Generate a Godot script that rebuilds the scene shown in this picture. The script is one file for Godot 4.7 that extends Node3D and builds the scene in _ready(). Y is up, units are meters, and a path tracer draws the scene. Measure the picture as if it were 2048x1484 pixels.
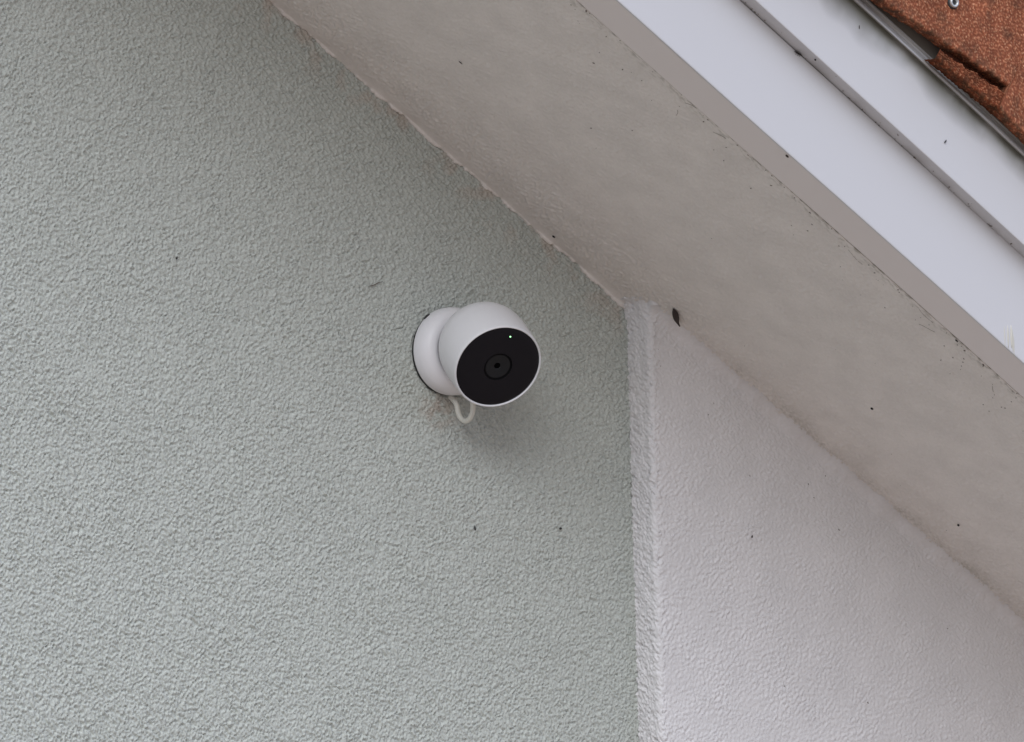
extends Node3D
# Security camera on a rendered gable wall under a sloping roof verge.
# Wall frame: x along the wall, y up, z out of the wall; the origin (behind the camera mount) is HIGH metres above the ground.

const HIGH := 1.838
const PITCH := 0.598201                       # slope of the roof verge
const SOFFIT := 0.1408                        # height of the soffit, square to the slope
const CORNER := 0.192                         # where the raised white wall begins
const PROUD := 0.030                          # how far it stands in front of the green wall
var D := Vector3(cos(PITCH), -sin(PITCH), 0)  # down the slope
var U := Vector3(sin(PITCH), cos(PITCH), 0)   # square to the slope, up
var N := Vector3(0, 0, 1)
var names := {}
var rng := RandomNumberGenerator.new()


# ---------------------------------------------------------------- helpers
func at(x: float, y: float, z: float) -> Vector3:
	return Vector3(x, y + HIGH, z)

func du(d: float, u: float, z: float) -> Vector3:
	return D * d + U * u + N * z + Vector3(0, HIGH, 0)

func soffit_y(x: float) -> float:
	return (SOFFIT - x * sin(PITCH)) / cos(PITCH)

func noise(sd: int, freq: float, kind := FastNoiseLite.TYPE_SIMPLEX_SMOOTH, octaves := 1) -> FastNoiseLite:
	var n := FastNoiseLite.new()
	n.seed = sd
	n.noise_type = kind
	n.frequency = freq
	n.fractal_type = FastNoiseLite.FRACTAL_FBM if octaves > 1 else FastNoiseLite.FRACTAL_NONE
	n.fractal_octaves = octaves
	return n

func lin(r: float, g: float, b: float) -> Color:      # a linear base colour for albedo_color
	return Color(r, g, b).linear_to_srgb()

func paint(c: Color, rough := 0.9, vertex := false, spec := 0.5) -> StandardMaterial3D:
	var m := StandardMaterial3D.new()
	m.albedo_color = c
	m.roughness = rough
	m.metallic_specular = spec
	m.vertex_color_use_as_albedo = vertex
	return m

func numbered(called: String) -> String:
	names[called] = names.get(called, -1) + 1
	return called if names[called] == 0 else "%s_%03d" % [called, names[called]]

func tag(o: Node3D, label: String, category := "", group := "", kind := "") -> Node3D:
	o.set_meta("label", label)
	if category: o.set_meta("category", category)
	if group: o.set_meta("group", group)
	if kind: o.set_meta("kind", kind)
	return o

func thing(called: String, place: Vector3, label: String, category: String, group := "") -> Node3D:
	var o := Node3D.new()
	o.name = numbered(called)
	o.position = place
	add_child(o, true)
	tag(o, label, category, group)
	return o

func put(called: String, mesh: Mesh, mat: Material, parent: Node3D = self, from := Vector3.ZERO) -> MeshInstance3D:
	var o := MeshInstance3D.new()
	o.name = numbered(called) if parent == self else called
	o.mesh = mesh
	o.material_override = mat
	o.position = -from
	parent.add_child(o, true)
	return o

func grid_mesh(pos: PackedVector3Array, nx: int, ny: int, outward: Vector3, col := PackedColorArray(), into: ArrayMesh = null) -> ArrayMesh:
	var nor := PackedVector3Array()
	nor.resize(nx * ny)
	var sgn := 1.0
	for j in ny:
		var j0 := maxi(j - 1, 0) * nx
		var j1 := mini(j + 1, ny - 1) * nx
		var row := j * nx
		for i in nx:
			var i0 := maxi(i - 1, 0)
			var i1 := mini(i + 1, nx - 1)
			nor[row + i] = (pos[row + i1] - pos[row + i0]).cross(pos[j1 + i] - pos[j0 + i]).normalized()
	var mid := nor[(ny / 2) * nx + nx / 2]
	if mid.dot(outward) < 0: sgn = -1.0
	if sgn < 0:
		for k in nor.size(): nor[k] = -nor[k]
	var idx := PackedInt32Array()
	idx.resize((nx - 1) * (ny - 1) * 6)
	var w := 0
	for j in ny - 1:
		for i in nx - 1:
			var a := j * nx + i
			var b := a + 1
			var c := a + nx
			var e := c + 1
			if sgn > 0:
				idx[w] = a; idx[w + 1] = c; idx[w + 2] = b; idx[w + 3] = b; idx[w + 4] = c; idx[w + 5] = e
			else:
				idx[w] = a; idx[w + 1] = b; idx[w + 2] = c; idx[w + 3] = b; idx[w + 4] = e; idx[w + 5] = c
			w += 6
	var arr := []
	arr.resize(Mesh.ARRAY_MAX)
	arr[Mesh.ARRAY_VERTEX] = pos
	arr[Mesh.ARRAY_NORMAL] = nor
	arr[Mesh.ARRAY_INDEX] = idx
	if col.size(): arr[Mesh.ARRAY_COLOR] = col
	var m := into if into else ArrayMesh.new()
	m.add_surface_from_arrays(Mesh.PRIMITIVE_TRIANGLES, arr)
	return m

func tri(st: SurfaceTool, a: Vector3, b: Vector3, c: Vector3, outward: Vector3) -> void:
	if (b - a).cross(c - a).dot(outward) > 0:
		st.add_vertex(a); st.add_vertex(c); st.add_vertex(b)
	else:
		st.add_vertex(a); st.add_vertex(b); st.add_vertex(c)

func quad(st: SurfaceTool, a: Vector3, b: Vector3, c: Vector3, d: Vector3, outward: Vector3) -> void:
	tri(st, a, b, c, outward)
	tri(st, a, c, d, outward)

func start(smooth := false) -> SurfaceTool:
	var st := SurfaceTool.new()
	st.begin(Mesh.PRIMITIVE_TRIANGLES)
	st.set_smooth_group(0 if smooth else -1)
	return st

func done(st: SurfaceTool) -> ArrayMesh:
	st.generate_normals()
	return st.commit()

# A profile of (z, u) points swept down the slope from d0 to d1; wavy: how far it strays, in metres. Closed if ends meet.
func sweep(prof: Array, d0: float, d1: float, steps: int, wavy: float, sd: int) -> ArrayMesh:
	var st := start()
	var n := noise(sd, 3.0)
	var middle := Vector2.ZERO
	for p in prof: middle += p / prof.size()
	for k in steps:
		var da := lerpf(d0, d1, float(k) / steps)
		var db := lerpf(d0, d1, float(k + 1) / steps)
		var wa := n.get_noise_1d(da) * wavy
		var wb := n.get_noise_1d(db) * wavy
		for i in prof.size():
			var p: Vector2 = prof[i]
			var q: Vector2 = prof[(i + 1) % prof.size()]
			var edge := q - p
			var out2 := Vector2(edge.y, -edge.x)
			var o: Vector3 = N * out2.x + U * out2.y
			if area(prof) < 0: o = -o
			quad(st, du(da, p.y + wa, p.x), du(da, q.y + wa, q.x), du(db, q.y + wb, q.x), du(db, p.y + wb, p.x), o)
	for e in [[d0, -D], [d1, D]]:
		var c: Vector3 = du(e[0], middle.y, middle.x)
		for i in prof.size():
			var p: Vector2 = prof[i]
			var q: Vector2 = prof[(i + 1) % prof.size()]
			tri(st, c, du(e[0], p.y, p.x), du(e[0], q.y, q.x), e[1])
	return done(st)

func area(p: Array) -> float:
	var s := 0.0
	for i in p.size():
		s += p[i].cross(p[(i + 1) % p.size()])
	return s

# A closed or open (radius, along) profile turned about an axis.
func lathe(prof: PackedVector2Array, origin: Vector3, axis: Vector3, segs := 96) -> ArrayMesh:
	var e1 := axis.cross(Vector3.UP if absf(axis.y) < 0.9 else Vector3.RIGHT).normalized()
	var e2 := axis.cross(e1).normalized()
	var np := prof.size()
	var pos := PackedVector3Array()
	var nor := PackedVector3Array()
	for i in np:
		var t := (prof[mini(i + 1, np - 1)] - prof[maxi(i - 1, 0)]).normalized()
		var nn := Vector2(t.y, -t.x)
		for s in segs + 1:
			var a := TAU * s / segs
			var r := e1 * cos(a) + e2 * sin(a)
			pos.append(origin + r * prof[i].x + axis * prof[i].y)
			nor.append((r * nn.x + axis * nn.y).normalized())
	var idx := PackedInt32Array()
	for i in np - 1:
		for s in segs:
			var a := i * (segs + 1) + s
			var b := a + 1
			var c := a + segs + 1
			var d := c + 1
			var f := (pos[b] - pos[a]).cross(pos[c] - pos[a])
			if f.length() < 1e-14: f = (pos[d] - pos[b]).cross(pos[c] - pos[b])
			if f.dot(nor[a] + nor[d]) > 0:
				idx.append_array([a, c, b, b, c, d])
			else:
				idx.append_array([a, b, c, b, d, c])
	var arr := []
	arr.resize(Mesh.ARRAY_MAX)
	arr[Mesh.ARRAY_VERTEX] = pos
	arr[Mesh.ARRAY_NORMAL] = nor
	arr[Mesh.ARRAY_INDEX] = idx
	var m := ArrayMesh.new()
	m.add_surface_from_arrays(Mesh.PRIMITIVE_TRIANGLES, arr)
	return m

# A round tube through points, with a radius for each; rounded off at both ends.
func tube(pts: PackedVector3Array, radii: PackedFloat32Array, segs := 12) -> ArrayMesh:
	var st := start(true)
	add_tube(st, pts, radii, segs)
	return done(st)

func add_tube(st: SurfaceTool, pts: PackedVector3Array, radii: PackedFloat32Array, segs := 8) -> void:
	var rings := []
	var side := Vector3.ZERO
	for i in pts.size():
		var t := (pts[mini(i + 1, pts.size() - 1)] - pts[maxi(i - 1, 0)]).normalized()
		if side == Vector3.ZERO:
			side = t.cross(Vector3.UP if absf(t.y) < 0.9 else Vector3.RIGHT).normalized()
		side = (side - t * side.dot(t)).normalized()
		var other := t.cross(side)
		var ring := PackedVector3Array()
		for s in segs:
			ring.append(pts[i] + (side * cos(TAU * s / segs) + other * sin(TAU * s / segs)) * radii[i])
		rings.append(ring)
	for i in pts.size() - 1:
		for s in segs:
			var a: Vector3 = rings[i][s]
			var b: Vector3 = rings[i][(s + 1) % segs]
			var c: Vector3 = rings[i + 1][(s + 1) % segs]
			var d: Vector3 = rings[i + 1][s]
			quad(st, a, b, c, d, (a + b + c + d) / 4 - (pts[i] + pts[i + 1]) / 2)
	for e in [0, pts.size() - 1]:
		for s in segs:
			tri(st, pts[e], rings[e][s], rings[e][(s + 1) % segs], pts[e] - pts[1 if e == 0 else e - 1])

func smooth_path(pts: Array, per := 8) -> PackedVector3Array:
	var c := Curve3D.new()
	for i in pts.size():
		var t: Vector3 = (pts[mini(i + 1, pts.size() - 1)] - pts[maxi(i - 1, 0)]) / 6.0
		c.add_point(pts[i], -t, t)
	var out := PackedVector3Array()
	for i in (pts.size() - 1) * per + 1:
		out.append(c.samplef(float(i) / per))
	return out

func even(n: int, v: float) -> PackedFloat32Array:
	var a := PackedFloat32Array()
	a.resize(n)
	a.fill(v)
	return a

func box_into(m: ArrayMesh, lo: Vector3, hi: Vector3, turned := false) -> void:
	var st := start()
	var p := func(x, y, z): return du(x, y, z) if turned else at(x, y, z)
	var ax := D if turned else Vector3.RIGHT
	var ay := U if turned else Vector3.UP
	quad(st, p.call(lo.x, lo.y, hi.z), p.call(hi.x, lo.y, hi.z), p.call(hi.x, hi.y, hi.z), p.call(lo.x, hi.y, hi.z), N)
	quad(st, p.call(lo.x, lo.y, lo.z), p.call(hi.x, lo.y, lo.z), p.call(hi.x, hi.y, lo.z), p.call(lo.x, hi.y, lo.z), -N)
	quad(st, p.call(lo.x, lo.y, lo.z), p.call(lo.x, lo.y, hi.z), p.call(lo.x, hi.y, hi.z), p.call(lo.x, hi.y, lo.z), -ax)
	quad(st, p.call(hi.x, lo.y, lo.z), p.call(hi.x, lo.y, hi.z), p.call(hi.x, hi.y, hi.z), p.call(hi.x, hi.y, lo.z), ax)
	quad(st, p.call(lo.x, lo.y, lo.z), p.call(hi.x, lo.y, lo.z), p.call(hi.x, lo.y, hi.z), p.call(lo.x, lo.y, hi.z), -ay)
	quad(st, p.call(lo.x, hi.y, lo.z), p.call(hi.x, hi.y, lo.z), p.call(hi.x, hi.y, hi.z), p.call(lo.x, hi.y, hi.z), ay)
	st.generate_normals()
	st.commit(m)

# Positions that are evenly fine between a and b and grow coarser out to lo and hi.
func spaced(lo: float, a: float, b: float, hi: float, step: float) -> PackedFloat32Array:
	var left := PackedFloat32Array()
	var s := step
	var v := a
	while v > lo:
		s *= 1.35
		v = maxf(v - s, lo)
		left.append(v)
	left.reverse()
	var n := int(round((b - a) / step))
	for i in n + 1: left.append(a + (b - a) * i / n)
	s = step
	v = b
	while v < hi:
		s *= 1.35
		v = minf(v + s, hi)
		left.append(v)
	return left


# ---------------------------------------------------------------- scene
func _ready() -> void:
	rng.seed = 71
	# camera
	var cam := Camera3D.new()
	cam.name = "camera"
	cam.fov = 7.71803
	cam.near = 0.05
	cam.far = 200.0
	var r := Vector3(0.80378336, -0.02714955, 0.59430229)
	var u := Vector3(-0.00771265, 0.99839867, 0.05604113)
	cam.transform = Transform3D(Basis(r, u, r.cross(u)).orthonormalized(), at(-2.6002383, -0.23777685, 3.60393575))
	add_child(cam)
	cam.current = true
	# overcast sky
	var sky_mat := ProceduralSkyMaterial.new()
	sky_mat.sky_top_color = lin(1.03, 1.16, 1.56)
	sky_mat.sky_horizon_color = lin(0.31, 0.35, 0.47)
	sky_mat.sky_curve = 0.6
	sky_mat.ground_bottom_color = lin(0.16, 0.14, 0.12)
	sky_mat.ground_horizon_color = lin(0.3, 0.28, 0.26)
	sky_mat.sun_angle_max = 1.0
	var sky := Sky.new()
	sky.sky_material = sky_mat
	var env := Environment.new()
	env.background_mode = Environment.BG_SKY
	env.sky = sky
	env.tonemap_mode = Environment.TONE_MAPPER_LINEAR
	env.tonemap_exposure = 1.53
	env.sdfgi_enabled = true
	env.ssao_enabled = true
	env.ssil_enabled = true
	var we := WorldEnvironment.new()
	we.environment = env
	add_child(we)
	# veiled sun, low over the open side to the left
	var sun := DirectionalLight3D.new()
	sun.name = "veiled_sun"
	sun.light_energy = 0.42
	sun.light_color = lin(0.98, 1.0, 1.06)
	sun.light_angular_distance = 44.0
	sun.shadow_enabled = true
	sun.look_at_from_position(Vector3(-0.75, 1.0, 0.85), Vector3.ZERO)
	add_child(sun)

	ground()
	green_wall()
	white_wall()
	verge()
	security_camera()
	small_things()


func ground() -> void:
	var m := ArrayMesh.new()
	var st := start()
	quad(st, Vector3(-90, 0, -90), Vector3(90, 0, -90), Vector3(90, 0, 90), Vector3(-90, 0, 90), Vector3.UP)
	st.generate_normals()
	st.commit(m)
	var mat := paint(lin(0.31, 0.24, 0.18), 0.95)
	var nt := NoiseTexture2D.new()
	nt.width = 512
	nt.height = 512
	nt.seamless = true
	nt.noise = noise(5, 0.02, FastNoiseLite.TYPE_SIMPLEX_SMOOTH, 4)
	var g := Gradient.new()
	g.set_color(0, Color(0.82, 0.82, 0.82))
	g.set_color(1, Color(1, 1, 1))
	nt.color_ramp = g
	mat.albedo_texture = nt
	mat.uv1_triplanar = true
	mat.uv1_world_triplanar = true
	mat.uv1_scale = Vector3(0.4, 0.4, 0.4)
	tag(put("ground", m, mat), "pale paved ground in front of the house", "ground", "", "structure")


func green_wall() -> void:
	var fine := noise(11, 0.26)
	var grit := noise(12, 0.46)
	var warp := noise(13, 0.11)
	var swell := noise(14, 0.018, FastNoiseLite.TYPE_SIMPLEX_SMOOTH, 2)
	var sand := noise(18, 0.38, FastNoiseLite.TYPE_SIMPLEX_SMOOTH, 2)
	var blotch := noise(15, 0.012, FastNoiseLite.TYPE_SIMPLEX_SMOOTH, 3)
	var smear := noise(16, 0.03, FastNoiseLite.TYPE_SIMPLEX_SMOOTH, 2)
	var pit := noise(17, 0.33)
	var xs := spaced(-3.2, -0.47, 0.2, 0.235, 0.0009)
	var ts := spaced(-HIGH - 0.2, -0.365, 0.30, 2.5, 0.00092)
	var nx := xs.size()
	var ny := ts.size()
	var pos := PackedVector3Array()
	var col := PackedColorArray()
	pos.resize(nx * ny)
	col.resize(nx * ny)
	var k := 0
	for j in ny:
		var t := ts[j]
		for i in nx:
			var x := xs[i]
			var y := minf(t, soffit_y(x) + 0.03)
			var mx := x * 1000.0
			var my := y * 1000.0
			var wv := warp.get_noise_2d(mx, my) * 3.0
			var a := fine.get_noise_2d(mx + wv, my - wv)
			var b := grit.get_noise_2d(mx, my)
			var h := 0.00115 * (a - 0.3 * absf(a)) + 0.00110 * b - 0.0016 * maxf(0.0, pit.get_noise_2d(mx, my) - 0.42)
			var s := swell.get_noise_2d(mx, my)
			h *= 1.0 + 0.15 * s
			h += 0.0001 * s
			if x < -0.48 or t > 0.31 or t < -0.375: h = 0.0
			pos[k] = at(x, maxf(y, -HIGH - 0.2), h)
			var near := clampf(1.0 - ((soffit_y(x) - y) * 0.826) / 0.03, 0.0, 1.0)
			var m := clampf((smear.get_noise_2d(mx, my) - 0.05) * 3.0, 0.0, 1.0) * near * 0.75
			# browner, slightly darker patch below the camera mount
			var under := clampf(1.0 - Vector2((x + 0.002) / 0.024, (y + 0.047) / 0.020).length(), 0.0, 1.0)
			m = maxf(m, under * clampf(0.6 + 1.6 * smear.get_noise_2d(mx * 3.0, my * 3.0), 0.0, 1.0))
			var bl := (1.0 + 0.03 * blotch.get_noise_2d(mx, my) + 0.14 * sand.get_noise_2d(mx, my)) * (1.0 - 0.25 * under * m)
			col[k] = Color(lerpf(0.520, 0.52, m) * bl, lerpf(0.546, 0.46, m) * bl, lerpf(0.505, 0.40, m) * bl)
			k += 1
	var mesh := grid_mesh(pos, nx, ny, N, col)
	box_into(mesh, Vector3(-3.2, -HIGH - 0.2, -0.3), Vector3(0.25, -0.1, -0.012))
	tag(put("green_wall", mesh, paint(Color.WHITE, 0.95, true, 0.3)), "pale sage green stucco gable wall that carries the camera", "wall")


func white_wall() -> void:
	var coarse := noise(21, 0.38)
	var fine := noise(22, 0.3)
	var swell := noise(23, 0.02, FastNoiseLite.TYPE_SIMPLEX_SMOOTH, 2)
	var edge := noise(24, 0.06, FastNoiseLite.TYPE_SIMPLEX_SMOOTH, 3)
	var sand := noise(26, 0.36, FastNoiseLite.TYPE_SIMPLEX_SMOOTH, 2)
	var blotch := noise(25, 0.015, FastNoiseLite.TYPE_SIMPLEX_SMOOTH, 3)
	# the profile in plan: side face, rounded arris, front face; each point with its normal and how rough it is
	var px := PackedFloat32Array()
	var pz := PackedFloat32Array()
	var na := PackedFloat32Array()
	var run := PackedFloat32Array()      # length along the profile
	var s := -0.007
	while s < PROUD - 0.0055:
		px.append(CORNER); pz.append(s); na.append(PI)
		s += 0.0009
	for i in 9:
		var a := PI - PI / 2 * i / 8
		px.append(CORNER + 0.005 + 0.005 * cos(a)); pz.append(PROUD - 0.005 + 0.005 * sin(a)); na.append(a)
	var xs := spaced(CORNER + 0.0058, CORNER + 0.006, 0.68, 4.0, 0.00105)
	for x in xs:
		px.append(x); pz.append(PROUD); na.append(PI / 2)
	run.resize(px.size())
	for i in range(1, px.size()):
		run[i] = run[i - 1] + Vector2(px[i] - px[i - 1], pz[i] - pz[i - 1]).length()
	var ts := spaced(-HIGH - 0.2, -0.365, 0.062, 0.10, 0.00105)
	var nx := px.size()
	var ny := ts.size()
	var pos := PackedVector3Array()
	var col := PackedColorArray()
	pos.resize(nx * ny)
	col.resize(nx * ny)
	var k := 0
	for j in ny:
		var t := ts[j]
		for i in nx:
			var x := px[i]
			var y := minf(t, soffit_y(x) + 0.016)
			var z := pz[i]
			var a := na[i]
			var mx := run[i] * 1000.0
			var my := y * 1000.0
			var sw := swell.get_noise_2d(mx, my)
			var band := 1.0 - smoothstep(CORNER + 0.003, CORNER + 0.013, x)
			var gap := soffit_y(x) - y
			var low := smoothstep(0.02, 0.22, gap)
			var h := (0.0004 + 0.00035 * low) * fine.get_noise_2d(mx, my) * (1.0 + 0.6 * sw) + 0.0003 * sw
			h += 0.00045 * coarse.get_noise_2d(mx * 1.4, my * 2.2) + band * (0.0007 * coarse.get_noise_2d(mx, my * 0.8) + 0.0009 * edge.get_noise_2d(mx * 1.3, my * 1.3) - 0.006 * maxf(0.0, edge.get_noise_2d(mx * 2.0 + 400.0, my * 2.0) - 0.3))
			if z < 0.006: h += 0.0010 * edge.get_noise_1d(my * 3.0)
			if x > 0.69 or t < -0.375: h = 0.0
			# a soft cove where the render runs up to the soffit
			var below := gap * cos(PITCH)
			var rad := 0.011 + 0.004 * edge.get_noise_2d(mx * 0.5, 40.0)
			if a > PI * 0.75:
				rad *= 2.0
				below += 0.0045
			if below < rad:
				var q := clampf((rad - below) / rad, 0.0, 1.0)
				h += rad * (1.0 - sqrt(maxf(0.0, 1.0 - q * q))) * (1.0 if a < PI * 0.75 else 0.4)
			x += cos(a) * h
			z += sin(a) * h
			pos[k] = at(x, maxf(y, -HIGH - 0.2), z)
			var bl := 1.0 + 0.05 * blotch.get_noise_2d(mx, my) + 0.05 * sand.get_noise_2d(mx, my)
			col[k] = Color(0.73 * bl, 0.72 * bl, 0.72 * bl)
			k += 1
	var mesh := grid_mesh(pos, nx, ny, N, col)
	box_into(mesh, Vector3(0.25, -HIGH - 0.2, -0.3), Vector3(4.0, -2.9 + 1.0, 0.02))
	tag(put("white_wall", mesh, paint(Color.WHITE, 0.95, true, 0.3)), "raised off white stucco wall right of the green wall, with a rough left edge", "wall")


func verge() -> void:
	var v := thing("roof_verge", du(0, SOFFIT, 0), "sloping roof overhang with white fascia boards and terracotta tiles above the walls", "roof")
	var o := v.position
	# rendered soffit with an uneven bead along the wall
	var wave := noise(31, 0.022, FastNoiseLite.TYPE_SIMPLEX_SMOOTH, 2)
	var nick := noise(32, 0.09, FastNoiseLite.TYPE_SIMPLEX_SMOOTH, 2)
	var fine := noise(33, 0.22)
	var swell := noise(34, 0.014, FastNoiseLite.TYPE_SIMPLEX_SMOOTH, 3)
	var blotch := noise(35, 0.02, FastNoiseLite.TYPE_SIMPLEX_SMOOTH, 3)
	var sand := noise(37, 0.33, FastNoiseLite.TYPE_SIMPLEX_SMOOTH, 2)
	var crumb := noise(36, 0.13, FastNoiseLite.TYPE_SIMPLEX_SMOOTH, 3)
	var prof := [Vector2(-0.0015, -0.0026), Vector2(0.0010, -0.0028), Vector2(0.0018, -0.0025), Vector2(0.0021, -0.0012), Vector2(0.0027, -0.0003), Vector2(0.0045, -0.0001), Vector2(0.0075, 0.0)]
	var z := 0.010
	while z < 0.3345:
		prof.append(Vector2(z, 0.0))
		z += 0.0014
	prof.append_array([Vector2(0.3348, 0.0), Vector2(0.3353, 0.0003), Vector2(0.3355, 0.001), Vector2(0.3356, 0.006)])
	var ds := spaced(-1.4, -0.32, 0.72, 2.6, 0.0014)
	var nx := ds.size()
	var ny := prof.size()
	var pos := PackedVector3Array()
	var col := PackedColorArray()
	pos.resize(nx * ny)
	col.resize(nx * ny)
	var k := 0
	for j in ny:
		var p: Vector2 = prof[j]
		for i in nx:
			var d := ds[i]
			var md := d * 1000.0
			var mz := p.x * 1000.0
			var e := clampf(1.0 - p.x / 0.008, 0.0, 1.0)
			var lip := clampf(0.7 + 1.3 * wave.get_noise_1d(md * 1.7 + 500.0) + 0.8 * nick.get_noise_1d(md * 2.0 + 90.0), 0.0, 1.4) if p.x < 0.01 else 1.0
			var du_ := p.y * 0.7 * lip + e * (0.0022 * wave.get_noise_1d(md * 0.7) + 0.0008 * nick.get_noise_1d(md))
			var calm := clampf((p.x - 0.004) / 0.02, 0.0, 1.0) * clampf((0.3345 - p.x) / 0.004, 0.0, 1.0)
			var rough := 1.0 + 1.6 * clampf(1.0 - p.x / 0.11, 0.0, 1.0)
			du_ -= calm * (0.0005 * rough * (fine.get_noise_2d(md, mz) + 0.6 * fine.get_noise_2d(md * 2.0, mz * 2.0 + 77.0)) + 0.0004 * swell.get_noise_2d(md, mz))
			var zz := p.x
			if p.x > 0.3345: zz += 0.0007 * crumb.get_noise_1d(md) - 0.0003
			pos[k] = du(d, SOFFIT + du_, zz) - o
			var bl := 1.0 + 0.07 * blotch.get_noise_2d(md, mz) + 0.05 * sand.get_noise_2d(md, mz)
			# brown grime in patches along the seam with the edge board and along the wall
			var g := clampf(1.0 - (0.3356 - p.x) / 0.012, 0.0, 1.0) * clampf(crumb.get_noise_2d(md * 0.6, mz * 2.0) * 2.2, 0.0, 1.0) * 0.45
			var g2 := clampf(1.0 - absf(p.x - 0.043) / 0.022, 0.0, 1.0) * clampf(blotch.get_noise_2d(md * 0.8, mz + 300.0) * 1.6 + crumb.get_noise_2d(md * 1.6, mz * 2.5) * 1.6, 0.0, 1.0) * 0.24 * clampf((d - 0.16) / 0.05, 0.0, 1.0)
			var dirt := 1.0 - maxf(g, g2)
			col[k] = Color(0.765 * bl * dirt, 0.728 * bl * dirt, 0.69 * bl * dirt * (0.9 + 0.1 * dirt))
			k += 1
	var sm := grid_mesh(pos, nx, ny, -U, col)
	put("soffit", sm, paint(Color.WHITE, 0.95, true, 0.3), v).set_meta("label", "beige rendered soffit flecked with dirt")

	# edge board under the eave and the two fascia boards
	var white := paint(lin(0.60, 0.60, 0.61), 0.38)
	var u0 := SOFFIT - 0.0003
	var low := [Vector2(0.3776, u0 + 0.012), Vector2(0.3776, u0 - 0.0004), Vector2(0.3787, u0 - 0.0006), Vector2(0.3793, u0 - 0.0003), Vector2(0.3795, u0 + 0.0005), Vector2(0.3795, 0.2106), Vector2(0.3789, 0.2112), Vector2(0.3362, 0.2112), Vector2(0.3362, u0 + 0.012)]
	var trim := [Vector2(0.3362, u0 + 0.0007), Vector2(0.3370, u0), Vector2(0.3774, u0 - 0.0002), Vector2(0.3774, u0 + 0.0115), Vector2(0.3362, u0 + 0.0115)]
	put("edge_board", shift(sweep(trim, -1.4, 2.6, 90, 0.0006, 47), o), paint(lin(0.79, 0.74, 0.72), 0.75), v)
	put("fascia_board", shift(sweep(low, -1.4, 2.6, 90, 0.0007, 41), o), white, v).set_meta("label", "lower and wider white fascia board")
	upper_board(v, o)
	# a lead coloured drip edge and upstand above the boards
	var metal := paint(lin(0.44, 0.43, 0.41), 0.4)
	metal.metallic = 0.35
	var drip := [Vector2(0.380, 0.2716), Vector2(0.3985, 0.2688), Vector2(0.4000, 0.2668), Vector2(0.4008, 0.2670), Vector2(0.4007, 0.2684), Vector2(0.3988, 0.2708), Vector2(0.3962, 0.2736), Vector2(0.3962, 0.2752), Vector2(0.3975, 0.2760), Vector2(0.3972, 0.2772), Vector2(0.3945, 0.2776), Vector2(0.3925, 0.279), Vector2(0.380, 0.279)]
	put("drip_edge", shift(sweep(drip, -1.4, 2.6, 90, 0.0008, 43), o), metal, v)
	var batten := ArrayMesh.new()
	box_into(batten, Vector3(-1.4, 0.2792, 0.375), Vector3(2.6, 0.350, 0.3925), true)
	put("batten", shift(batten, o), paint(lin(0.20, 0.175, 0.145), 0.9), v)
	# roof deck that closes the overhang
	var deck := ArrayMesh.new()
	box_into(deck, Vector3(-1.4, SOFFIT + 0.02, -1.6), Vector3(2.6, 0.268, 0.33), true)
	put("roof_deck", shift(deck, o), paint(lin(0.3, 0.22, 0.15), 0.9), v)
	tiles(v, o)


func shift(m: ArrayMesh, o: Vector3) -> ArrayMesh:
	var out := ArrayMesh.new()
	for s in m.get_surface_count():
		var a := m.surface_get_arrays(s)
		var p: PackedVector3Array = a[Mesh.ARRAY_VERTEX]
		for i in p.size(): p[i] -= o
		a[Mesh.ARRAY_VERTEX] = p
		out.add_surface_from_arrays(Mesh.PRIMITIVE_TRIANGLES, a)
	return out


func upper_board(v: Node3D, o: Vector3) -> void:
	var patch_noise := noise(45, 0.02, FastNoiseLite.TYPE_SIMPLEX_SMOOTH, 3)
	var prof := [Vector2(0.370, 0.2118), Vector2(0.3797, 0.2116), Vector2(0.3932, 0.2112), Vector2(0.3938, 0.2115), Vector2(0.3940, 0.2122)]
	for i in 34: prof.append(Vector2(0.3940, 0.2135 + 0.0581 * i / 33.0))
	prof.append_array([Vector2(0.3936, 0.2722), Vector2(0.385, 0.2724)])
	var ds := spaced(-1.4, -0.3, 0.4, 2.6, 0.003)
	var nx := ds.size()
	var ny := prof.size()
	var pos := PackedVector3Array()
	var col := PackedColorArray()
	var bend := noise(46, 3.0)
	for j in ny:
		var p: Vector2 = prof[j]
		for i in nx:
			pos.append(du(ds[i], p.y + 0.0006 * bend.get_noise_1d(ds[i]), p.x) - o)
			var n := patch_noise.get_noise_2d(ds[i] * 1000.0, p.y * 1600.0) + 0.5 * patch_noise.get_noise_2d(ds[i] * 2600.0, p.y * 900.0 + 70.0)
			# grime in uneven tongues, with the shade of the drip edge painted in
			var reach := 0.024 + 0.012 * patch_noise.get_noise_2d(ds[i] * 500.0, 500.0)
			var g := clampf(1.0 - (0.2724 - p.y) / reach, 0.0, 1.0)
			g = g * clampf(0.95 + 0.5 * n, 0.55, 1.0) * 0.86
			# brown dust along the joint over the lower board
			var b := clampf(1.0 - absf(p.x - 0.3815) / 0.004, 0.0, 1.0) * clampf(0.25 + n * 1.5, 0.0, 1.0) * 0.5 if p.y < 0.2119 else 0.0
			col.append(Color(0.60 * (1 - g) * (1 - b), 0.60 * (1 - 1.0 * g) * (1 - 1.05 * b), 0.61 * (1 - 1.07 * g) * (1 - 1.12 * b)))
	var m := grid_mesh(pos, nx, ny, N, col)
	put("fascia_board", m, paint(Color.WHITE, 0.4, true), v).set_meta("label", "upper white fascia board with grime and painted shade under the drip edge")


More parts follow.
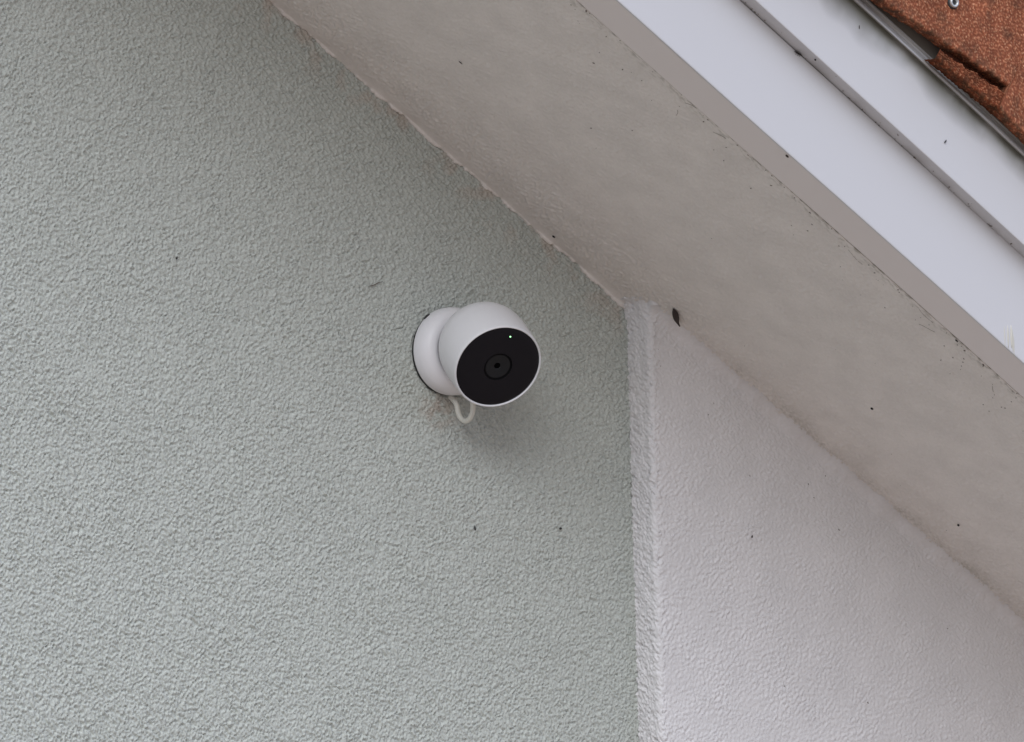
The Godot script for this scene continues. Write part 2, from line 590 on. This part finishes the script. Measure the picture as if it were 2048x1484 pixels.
func tile_flap(d0: float, d1: float, step: float, low: Callable, high: Callable, zf: float, thick: float, sd: int, o: Vector3) -> ArrayMesh:
	var grain := noise(sd, 0.40)
	var grain2 := noise(sd + 1, 0.62)
	var tone := noise(sd + 2, 0.035, FastNoiseLite.TYPE_SIMPLEX_SMOOTH, 3)
	var rag := noise(sd + 3, 0.12, FastNoiseLite.TYPE_SIMPLEX_SMOOTH, 3)
	var nx := int((d1 - d0) / step) + 1
	var rows := 150
	var extra := []
	for q in 13: extra.append(Vector2(lerpf(-thick, -0.0022, q / 12.0), 0.0008 - 0.0008 * q / 12.0))
	extra.append_array([Vector2(-0.0010, 0.0003), Vector2(-0.0003, 0.0010)])
	var ny := rows + extra.size()
	var pos := PackedVector3Array()
	var col := PackedColorArray()
	for j in ny:
		for i in nx:
			var d := d0 + (d1 - d0) * i / (nx - 1)
			var lo: float = low.call(d)
			var hi: float = high.call(d)
			var u: float
			var z := zf
			if j < extra.size():
				u = lo + extra[j].y
				z += extra[j].x
			else:
				u = lerpf(lo + 0.002, hi, float(j - extra.size()) / (rows - 1))
			var md := d * 1000.0
			var mu := u * 1000.0 + (z - zf) * 1000.0
			if hi - lo < 0.02: u -= 0.0022 * (0.4 + rag.get_noise_1d(md * 0.8 + 90.0)) * clampf(1.0 - (hi - u) / 0.006, 0.0, 1.0)
			u += 0.0016 * rag.get_noise_1d(md) * clampf(1.0 - (u - lo) / 0.006, 0.0, 1.0)
			var a := grain.get_noise_2d(md * 0.75, mu)
			var b := grain2.get_noise_2d(md, mu)
			var h := a * 0.7 + b * 0.5
			if j >= extra.size() - 2: z += 0.00045 * h
			else: u += 0.0005 * h
			pos.append(du(d, u, z) - o)
			var l := smoothstep(-0.1, 0.75, h)
			var wear := clampf(1.0 - (u - lo) / 0.012, 0.0, 1.0) * clampf(0.45 + 1.8 * tone.get_noise_2d(md * 3.0, mu * 3.0), 0.0, 1.0)
			var moss := clampf(tone.get_noise_2d(md * 1.3 + 200.0, mu * 1.3) * 2.6 - 0.6, 0.0, 1.0) * 0.4
			wear = maxf(wear * 0.75, moss)
			var tt := 1.0 + 0.45 * tone.get_noise_2d(md, mu)
			var worn := clampf(b * 2.0 - 0.5, 0.0, 1.0) * l
			var c := Color(0.205, 0.060, 0.027).lerp(Color(0.46, 0.165, 0.080), l).lerp(Color(0.66, 0.40, 0.24), worn * 0.65)
			c = c.lerp(Color(0.06, 0.038, 0.022), wear)
			col.append(Color(c.r * tt, c.g * tt, c.b * tt))
	return grid_mesh(pos, nx, ny, N, col)


func tiles(v: Node3D, o: Vector3) -> void:
	var clay := paint(Color.WHITE, 0.85, true, 0.4)
	var body := paint(lin(0.16, 0.05, 0.025), 0.85)
	var low := func(d: float) -> float:
		if d > 0.1062: return 0.2752 - 0.05 * (d - 0.1062)
		if d > 0.1052: return lerpf(0.2962, 0.2752, (d - 0.1052) / 0.001)
		return 0.2797 + 0.158 * d
	var high := func(d: float) -> float: return 0.40 + 0.10 * d
	var t := put("roof_tile", tile_flap(-0.20, 0.26, 0.0009, low, high, 0.414, 0.013, 60, o), clay, v)
	# its flat top, back over the deck
	var top := ArrayMesh.new()
	box_into(top, Vector3(-0.20, 0.352, -0.02), Vector3(0.26, 0.366, 0.402), true)
	put("tile_top", shift(top, o), body, t)
	# tongue of the tile below, showing in the notch
	var llow := func(d: float) -> float: return 0.2698 + 0.062 * (d - 0.033) + 0.0
	var lhigh := func(d: float) -> float: return 0.2786 + 0.155 * (d - 0.033)
	put("lug", tile_flap(0.0335, 0.115, 0.0009, llow, lhigh, 0.4132, 0.014, 70, o), paint(lin(0.72, 0.66, 0.62), 0.9, true, 0.3), t)
	var back := ArrayMesh.new()
	box_into(back, Vector3(0.046, 0.277, 0.3975), Vector3(0.2, 0.31, 0.3995), true)
	put("tile_back", shift(back, o), body, t)
	# screw with a sealing washer
	var c := du(0.0241, 0.3165, 0.4142) - o
	var zinc := paint(lin(0.55, 0.56, 0.55), 0.4)
	zinc.metallic = 0.6
	put("washer", lathe(PackedVector2Array([Vector2(0.0052, -0.001), Vector2(0.0053, 0.0006), Vector2(0.0047, 0.0012), Vector2(0.0, 0.0013)]), c, N, 32), paint(lin(0.03, 0.03, 0.03), 0.7), t)
	put("screw", lathe(PackedVector2Array([Vector2(0.0042, 0.001), Vector2(0.0043, 0.0022), Vector2(0.0037, 0.0029), Vector2(0.0028, 0.0029), Vector2(0.0022, 0.0022), Vector2(0.0020, 0.0008)]), c, N, 32), zinc, t)
	put("socket", lathe(PackedVector2Array([Vector2(0.0021, 0.0008), Vector2(0.0020, 0.0012), Vector2(0.0, 0.0013)]), c, N, 24), paint(lin(0.02, 0.02, 0.02), 0.7), t)
	# the next tiles up and down the slope
	for k in [-1, 1, 2]:
		var d0: float = -0.20 + 0.46 * k
		var up := func(d: float) -> float: return 0.2760 + 0.10 * (d - d0)
		var hi2 := func(d: float) -> float: return 0.382 + 0.10 * (d - d0)
		var n := put("roof_tile", tile_flap(d0, d0 + 0.455, 0.006, up, hi2, 0.414, 0.013, 80 + k, o), clay, v)
		var tp := ArrayMesh.new()
		box_into(tp, Vector3(d0, 0.352, -0.02), Vector3(d0 + 0.455, 0.366, 0.402), true)
		put("tile_top", shift(tp, o), body, n)


func security_camera() -> void:
	var base := Vector3(0.0066, 0.0002, 0)
	var root := thing("security_camera", at(base.x, base.y, 0.001), "white round security camera with black glass front on the green wall", "security camera")
	var o := root.position
	var b := at(base.x, base.y, 0)
	var shell := paint(lin(0.76, 0.76, 0.775), 0.42)
	var mount_shell := paint(lin(0.80, 0.795, 0.815), 0.45)
	var black := paint(lin(0.02, 0.02, 0.02), 0.6)
	var mm := func(a: Array) -> PackedVector2Array:
		var out := PackedVector2Array()
		for i in range(0, a.size(), 2): out.append(Vector2(a[i], a[i + 1]) * 0.001)
		return out
	put("gasket", lathe(mm.call([0.0, 0.2, 34.2, 0.2, 34.6, 0.7, 34.6, 2.3, 34.2, 2.7, 0.0, 2.7]), b + Vector3(-0.0003, -0.0007, 0), N), black, root, o)
	put("wall_mount", lathe(mm.call([30.0, 2.8, 34.6, 2.8, 35.1, 3.0, 35.5, 3.8, 35.7, 5.5, 35.7, 8.5, 35.4, 11.5, 34.7, 14.2, 33.5, 16.8, 31.9, 18.9, 30.0, 20.4, 27.4, 21.2, 25.2, 21.2, 23.8, 20.6, 22.0, 19.2, 18.0, 17.0, 12.0, 15.4, 0.0, 14.4]), b, N), mount_shell, root, o)
	# the little slot in the rim of the mount
	var dir := Vector3(-0.62, 0.785, 0).normalized()
	var along := Vector3(-dir.y, dir.x, 0)
	var st := start(true)
	add_tube(st, PackedVector3Array([b + dir * 0.0352 - along * 0.0030 + N * 0.0046, b + dir * 0.0357 - along * 0.0012 + N * 0.0046, b + dir * 0.0357 + along * 0.0012 + N * 0.0046, b + dir * 0.0352 + along * 0.0030 + N * 0.0046]), PackedFloat32Array([0.0010, 0.0013, 0.0013, 0.0010]), 8)
	put("slot", done(st), black, root, o)
	# housing, turned down and a little to the side
	var axis := Vector3(-0.21923032, -0.51867921, 0.82638366).normalized()
	var c := at(0.0066, 0.0008, 0.052)
	var prof := PackedVector2Array()
	for i in 29:
		var a := PI / 2 * i / 28
		prof.append(Vector2(sin(a) * 37.0, -cos(a) * 35.0) * 0.001)
	prof.append_array(mm.call([37.3, 4.0, 37.35, 9.0, 37.3, 14.0, 37.2, 20.0, 37.0, 26.0, 36.75, 31.0, 36.6, 32.6, 36.3, 33.4, 35.8, 33.75, 35.3, 33.6, 34.9, 33.0, 34.8, 31.5]))
	var house := put("housing", lathe(prof, c, axis, 128), shell, root, o)
	var glass := paint(lin(0.005, 0.005, 0.0085), 0.18, false, 0.36)
	var front := put("front_glass", lathe(mm.call([35.0, 31.7, 34.85, 32.7, 30.0, 33.2, 20.0, 33.5, 12.0, 33.65]), c, axis, 128), glass, root, o)
	var up := (Vector3.UP - axis * axis.y).normalized()
	var rt := up.cross(axis)
	var ring_mat := paint(lin(0.003, 0.003, 0.0035), 0.8, false, 0.2)
	put("lens_ring", lathe(mm.call([12.0, 33.65, 11.6, 32.9, 10.3, 32.75]), c, axis, 64), ring_mat, front)
	put("lens_cone", lathe(mm.call([10.3, 32.75, 9.4, 33.0, 6.0, 32.3, 3.4, 32.1, 2.6, 31.4]), c, axis, 64), paint(lin(0.012, 0.013, 0.015), 0.35, false, 0.35), front)
	put("lens", lathe(mm.call([2.65, 31.3, 1.6, 31.6, 0.0, 31.7]), c, axis, 32), paint(lin(0.0008, 0.0008, 0.001), 0.3, false, 0.12), front)
	var led := StandardMaterial3D.new()
	led.albedo_color = lin(0.3, 0.6, 0.3)
	led.emission_enabled = true
	led.emission = lin(0.35, 1.0, 0.40)
	led.emission_energy_multiplier = 2.2
	var lc := c + axis * 0.0330 + rt * 0.0057 + up * 0.0270
	put("status_light", lathe(mm.call([0.75, 0.0, 0.6, 0.3, 0.0, 0.4]), lc, axis, 20), led, front)
	# power lead looping from the wall up to the back of the housing
	var path := smooth_path([at(0.0078, -0.0365, 0.001), at(0.0087, -0.0390, 0.0042), at(0.0092, -0.0430, 0.0080), at(0.0092, -0.0510, 0.0108), at(0.0092, -0.0560, 0.0160), at(0.0092, -0.0566, 0.0225), at(0.0094, -0.0530, 0.0278), at(0.0096, -0.0465, 0.0300), at(0.0090, -0.0340, 0.0305)])
	var cream := paint(lin(0.72, 0.71, 0.64), 0.5)
	put("power_cable", tube(path, even(path.size(), 0.0021), 14), cream, root, o)
	tag(house, "white dome shaped housing")


# A small insect: body, head and legs, lying along dir on a surface with this normal.
func insect(called: String, p: Vector3, normal: Vector3, dir: Vector3, long: float, wide: float, legs: bool, mat: Material, label: String, category: String, group := "") -> void:
	dir = (dir - normal * dir.dot(normal)).normalized()
	var side := normal.cross(dir)
	var root := thing(called, p, label, category, group)
	var pts := PackedVector3Array()
	var rad := PackedFloat32Array()
	for i in 9:
		var t := i / 8.0
		pts.append(dir * (t - 0.5) * long + normal * wide * 0.45)
		rad.append(wide * 0.5 * sqrt(maxf(0.02, 1.0 - pow(2.0 * t - 1.0, 2.0))) * (1.0 - 0.25 * t))
	put("body", tube(pts, rad, 8), mat, root)
	if legs:
		for k in 3:
			for s in [-1.0, 1.0]:
				var from: Vector3 = dir * (k - 1) * long * 0.16 + normal * wide * 0.4
				var knee: Vector3 = from + side * s * wide * 0.8 + dir * (k - 1) * wide * 0.3 + normal * wide * 0.3
				var foot: Vector3 = from + side * s * wide * 1.3 + dir * (k - 1) * wide * 0.6 - normal * wide * 0.4
				put("leg", tube(PackedVector3Array([from, knee, foot]), PackedFloat32Array([0.00016, 0.00014, 0.0001]), 5), mat, root)


func small_things() -> void:
	var dark := paint(lin(0.008, 0.007, 0.007), 0.55)
	var brown := paint(lin(0.035, 0.024, 0.02), 0.75)
	# cocoon
	var a := du(0.1436, SOFFIT - 0.0012, 0.0560)
	var e := du(0.1652, SOFFIT - 0.0030, 0.0432)
	var root := thing("cocoon", a, "dark brown spindle shaped cocoon stuck where the soffit meets the white wall", "cocoon")
	var pts := PackedVector3Array()
	var rad := PackedFloat32Array()
	var shape := [0.0003, 0.0013, 0.0021, 0.0025, 0.0026, 0.0025, 0.0022, 0.0018, 0.0013, 0.0009, 0.0007, 0.0005]
	for i in shape.size():
		var t := i / float(shape.size() - 1)
		pts.append((e - a) * t - U * 0.0012 * sin(t * PI) + N * 0.0006 * sin(t * 5.0))
		rad.append(shape[i])
	put("case", tube(pts, rad, 12), brown, root)

	var down := -U
	insect("insect", at(0.1161, -0.1439, 0.0005), N, Vector3(1, 0.2, 0), 0.0027, 0.0022, false, dark, "round black insect on the green wall, low down near the white corner", "insect")
	insect("insect", at(0.0296, -0.1428, 0.0005), N, Vector3(-0.25, 1, 0), 0.0042, 0.0011, true, dark, "thin dark insect with legs on the green wall, straight below the camera", "insect")
	insect("insect", du(0.0366, SOFFIT - 0.0002, 0.0125), down, D + N * 0.3, 0.0031, 0.0017, false, dark, "black insect at the wall edge of the soffit, above right of the camera", "insect")
	insect("insect", du(-0.0585, 0.2100, 0.3800), N, D + U * 0.22, 0.0085, 0.0013, true, dark, "long black insect in the joint between the two white fascia boards", "insect")
	insect("insect", du(-0.0223, SOFFIT - 0.0004, 0.3752), down, D, 0.0034, 0.0018, false, brown, "brown insect under the bottom edge of the lower fascia board", "insect")
	insect("insect", du(0.2201, SOFFIT - 0.0003, 0.3350), down, D, 0.0036, 0.0014, false, dark, "black insect in the crack beside the edge board, near the right of the soffit", "insect")
	insect("insect", du(0.0880, 0.2320, 0.3941), N, U + D * 0.1, 0.0036, 0.0012, false, dark, "small black insect upright on the upper fascia board below the notched tile", "insect")
	insect("insect", du(-0.0291, 0.2555, 0.3941), N, U - D * 0.6, 0.0032, 0.0007, false, brown, "tiny thin insect on the darkened upper edge of the upper fascia board", "insect")
	insect("insect", du(0.2981, SOFFIT - 0.0003, 0.1536), down, D + N * 0.2, 0.0028, 0.0021, false, dark, "black insect in the middle of the soffit right of the cocoon", "insect")
	insect("insect", du(0.4668, SOFFIT - 0.0003, 0.0971), down, D, 0.0026, 0.0022, false, dark, "black insect on the soffit at the far right, close to the white wall", "insect")
	insect("insect", at(0.2918, -0.1534, 0.0328), N, Vector3(0.2, 1, 0), 0.0026, 0.0015, false, brown, "small insect on the white wall, nearest the rough left edge", "insect")
	insect("insect", at(-0.2522, 0.0712, 0.0005), N, Vector3(0.3, 1, 0), 0.0026, 0.0016, false, dark, "lone dark insect far out on the left of the green wall", "insect")
	insect("insect", du(-0.1820, SOFFIT - 0.0003, 0.1370), down, D + N * 0.1, 0.0042, 0.0010, false, brown, "thin brown insect on the upper part of the soffit", "insect")
	insect("insect", du(-0.0479, 0.2113, 0.3895), down, D, 0.0018, 0.0016, false, dark, "tiny dark insect under the outer edge of the upper fascia board", "insect")

	# a bird dropping run down the lower fascia board
	var st := start(true)
	for k in 5:
		var off := (k - 2) * 0.0028
		var y0 := 0.158 - absf(k - 2) * 0.002
		var path := PackedVector3Array()
		var rr := PackedFloat32Array()
		for i in 8:
			var t := i / 7.0
			var p := du(0.2294 + off + 0.010 * t, y0 - 0.0145 * t, 0.3793)
			path.append(p)
			rr.append(0.0011 * (0.4 + sin(t * PI) * 0.7) * (1.0 - 0.25 * absf(k - 2)))
		add_tube(st, path, rr, 6)
	var chalk := paint(lin(0.60, 0.585, 0.52), 0.9)
	tag(put("bird_dropping", done(st), chalk), "pale streaky bird dropping on the lower fascia board at the right edge", "bird dropping")

	# fly specks and crumbs of dirt, past counting
	var sp := start(true)
	for k in 190:
		var q := rng.randf()
		var p: Vector3
		var nn := down
		var big := rng.randf_range(0.0002, 0.00055) * (1.6 if rng.randf() < 0.1 else 1.0)
		if q < 0.55:        # along the seam with the edge board
			var d := rng.randf_range(-0.28, 0.42)
			p = du(d, SOFFIT - 0.0001, 0.3350 - pow(rng.randf(), 2.0) * 0.055 - 0.0005)
		elif q < 0.62:      # anywhere on the soffit
			p = du(rng.randf_range(-0.3, 0.55), SOFFIT - 0.0002, rng.randf_range(0.04, 0.33))
		elif q < 0.75:      # where the white wall meets the soffit
			var d := rng.randf_range(0.14, 0.62)
			p = du(d, SOFFIT - rng.randf_range(0.012, 0.06) , PROUD + 0.0002)
			nn = N
		elif q < 0.765:      # white wall
			var x := rng.randf_range(0.21, 0.6)
			p = at(x, soffit_y(x) - rng.randf_range(0.02, 0.25), PROUD + 0.0002)
			nn = N
		elif q < 0.97:      # on the joint between the boards
			p = du(rng.randf_range(-0.13, 0.21), 0.2113, 0.3798 + pow(rng.randf(), 3.0) * 0.012)
			big *= 0.9
		else:               # green wall
			var x := rng.randf_range(-0.4, 0.18)
			p = at(x, minf(rng.randf_range(-0.33, 0.25), soffit_y(x) - 0.02), 0.0002)
			nn = N
		var dr := Vector3(rng.randf_range(-1, 1), rng.randf_range(-1, 1), rng.randf_range(-1, 1))
		dr = (dr - nn * dr.dot(nn)).normalized()
		var l := big * rng.randf_range(1.0, 2.2)
		add_tube(sp, PackedVector3Array([p - dr * l, p - dr * l * 0.6 + nn * big * 0.2, p + dr * l * 0.6 + nn * big * 0.2, p + dr * l]), PackedFloat32Array([big * 0.2, big * 0.7, big * 0.7, big * 0.2]), 5)
	# a short scratch of dirt left of the camera mount
	add_tube(sp, PackedVector3Array([at(-0.0700, 0.0520, 0.0010), at(-0.0660, 0.0526, 0.0013), at(-0.0600, 0.0552, 0.0013), at(-0.0560, 0.0560, 0.0010)]), PackedFloat32Array([0.0002, 0.0004, 0.0003, 0.0002]), 5)
	tag(put("dirt_specks", done(sp), paint(lin(0.15, 0.125, 0.105), 0.9)), "scattered dark fly specks and crumbs of dirt on soffit and walls", "dirt", "", "stuff")

	# old cobweb threads and hairline cracks along the seam
	var cw := start(true)
	for k in 7:
		var d := rng.randf_range(-0.24, 0.36)
		var z := 0.335 - rng.randf() * 0.03
		var p := PackedVector3Array()
		var ang := rng.randf_range(-0.9, 0.9)
		var l := rng.randf_range(0.006, 0.02)
		for i in 6:
			var t := i / 5.0
			p.append(du(d + l * t * cos(ang), SOFFIT - 0.0003, minf(z + l * t * sin(ang) + 0.001 * sin(t * 4.0 + k), 0.3352)))
		add_tube(cw, p, even(6, 0.00016), 4)
	tag(put("cobweb_threads", done(cw), paint(lin(0.28, 0.25, 0.22), 0.9)), "fine dusty cobweb threads on the soffit along the edge board", "cobweb", "", "stuff")
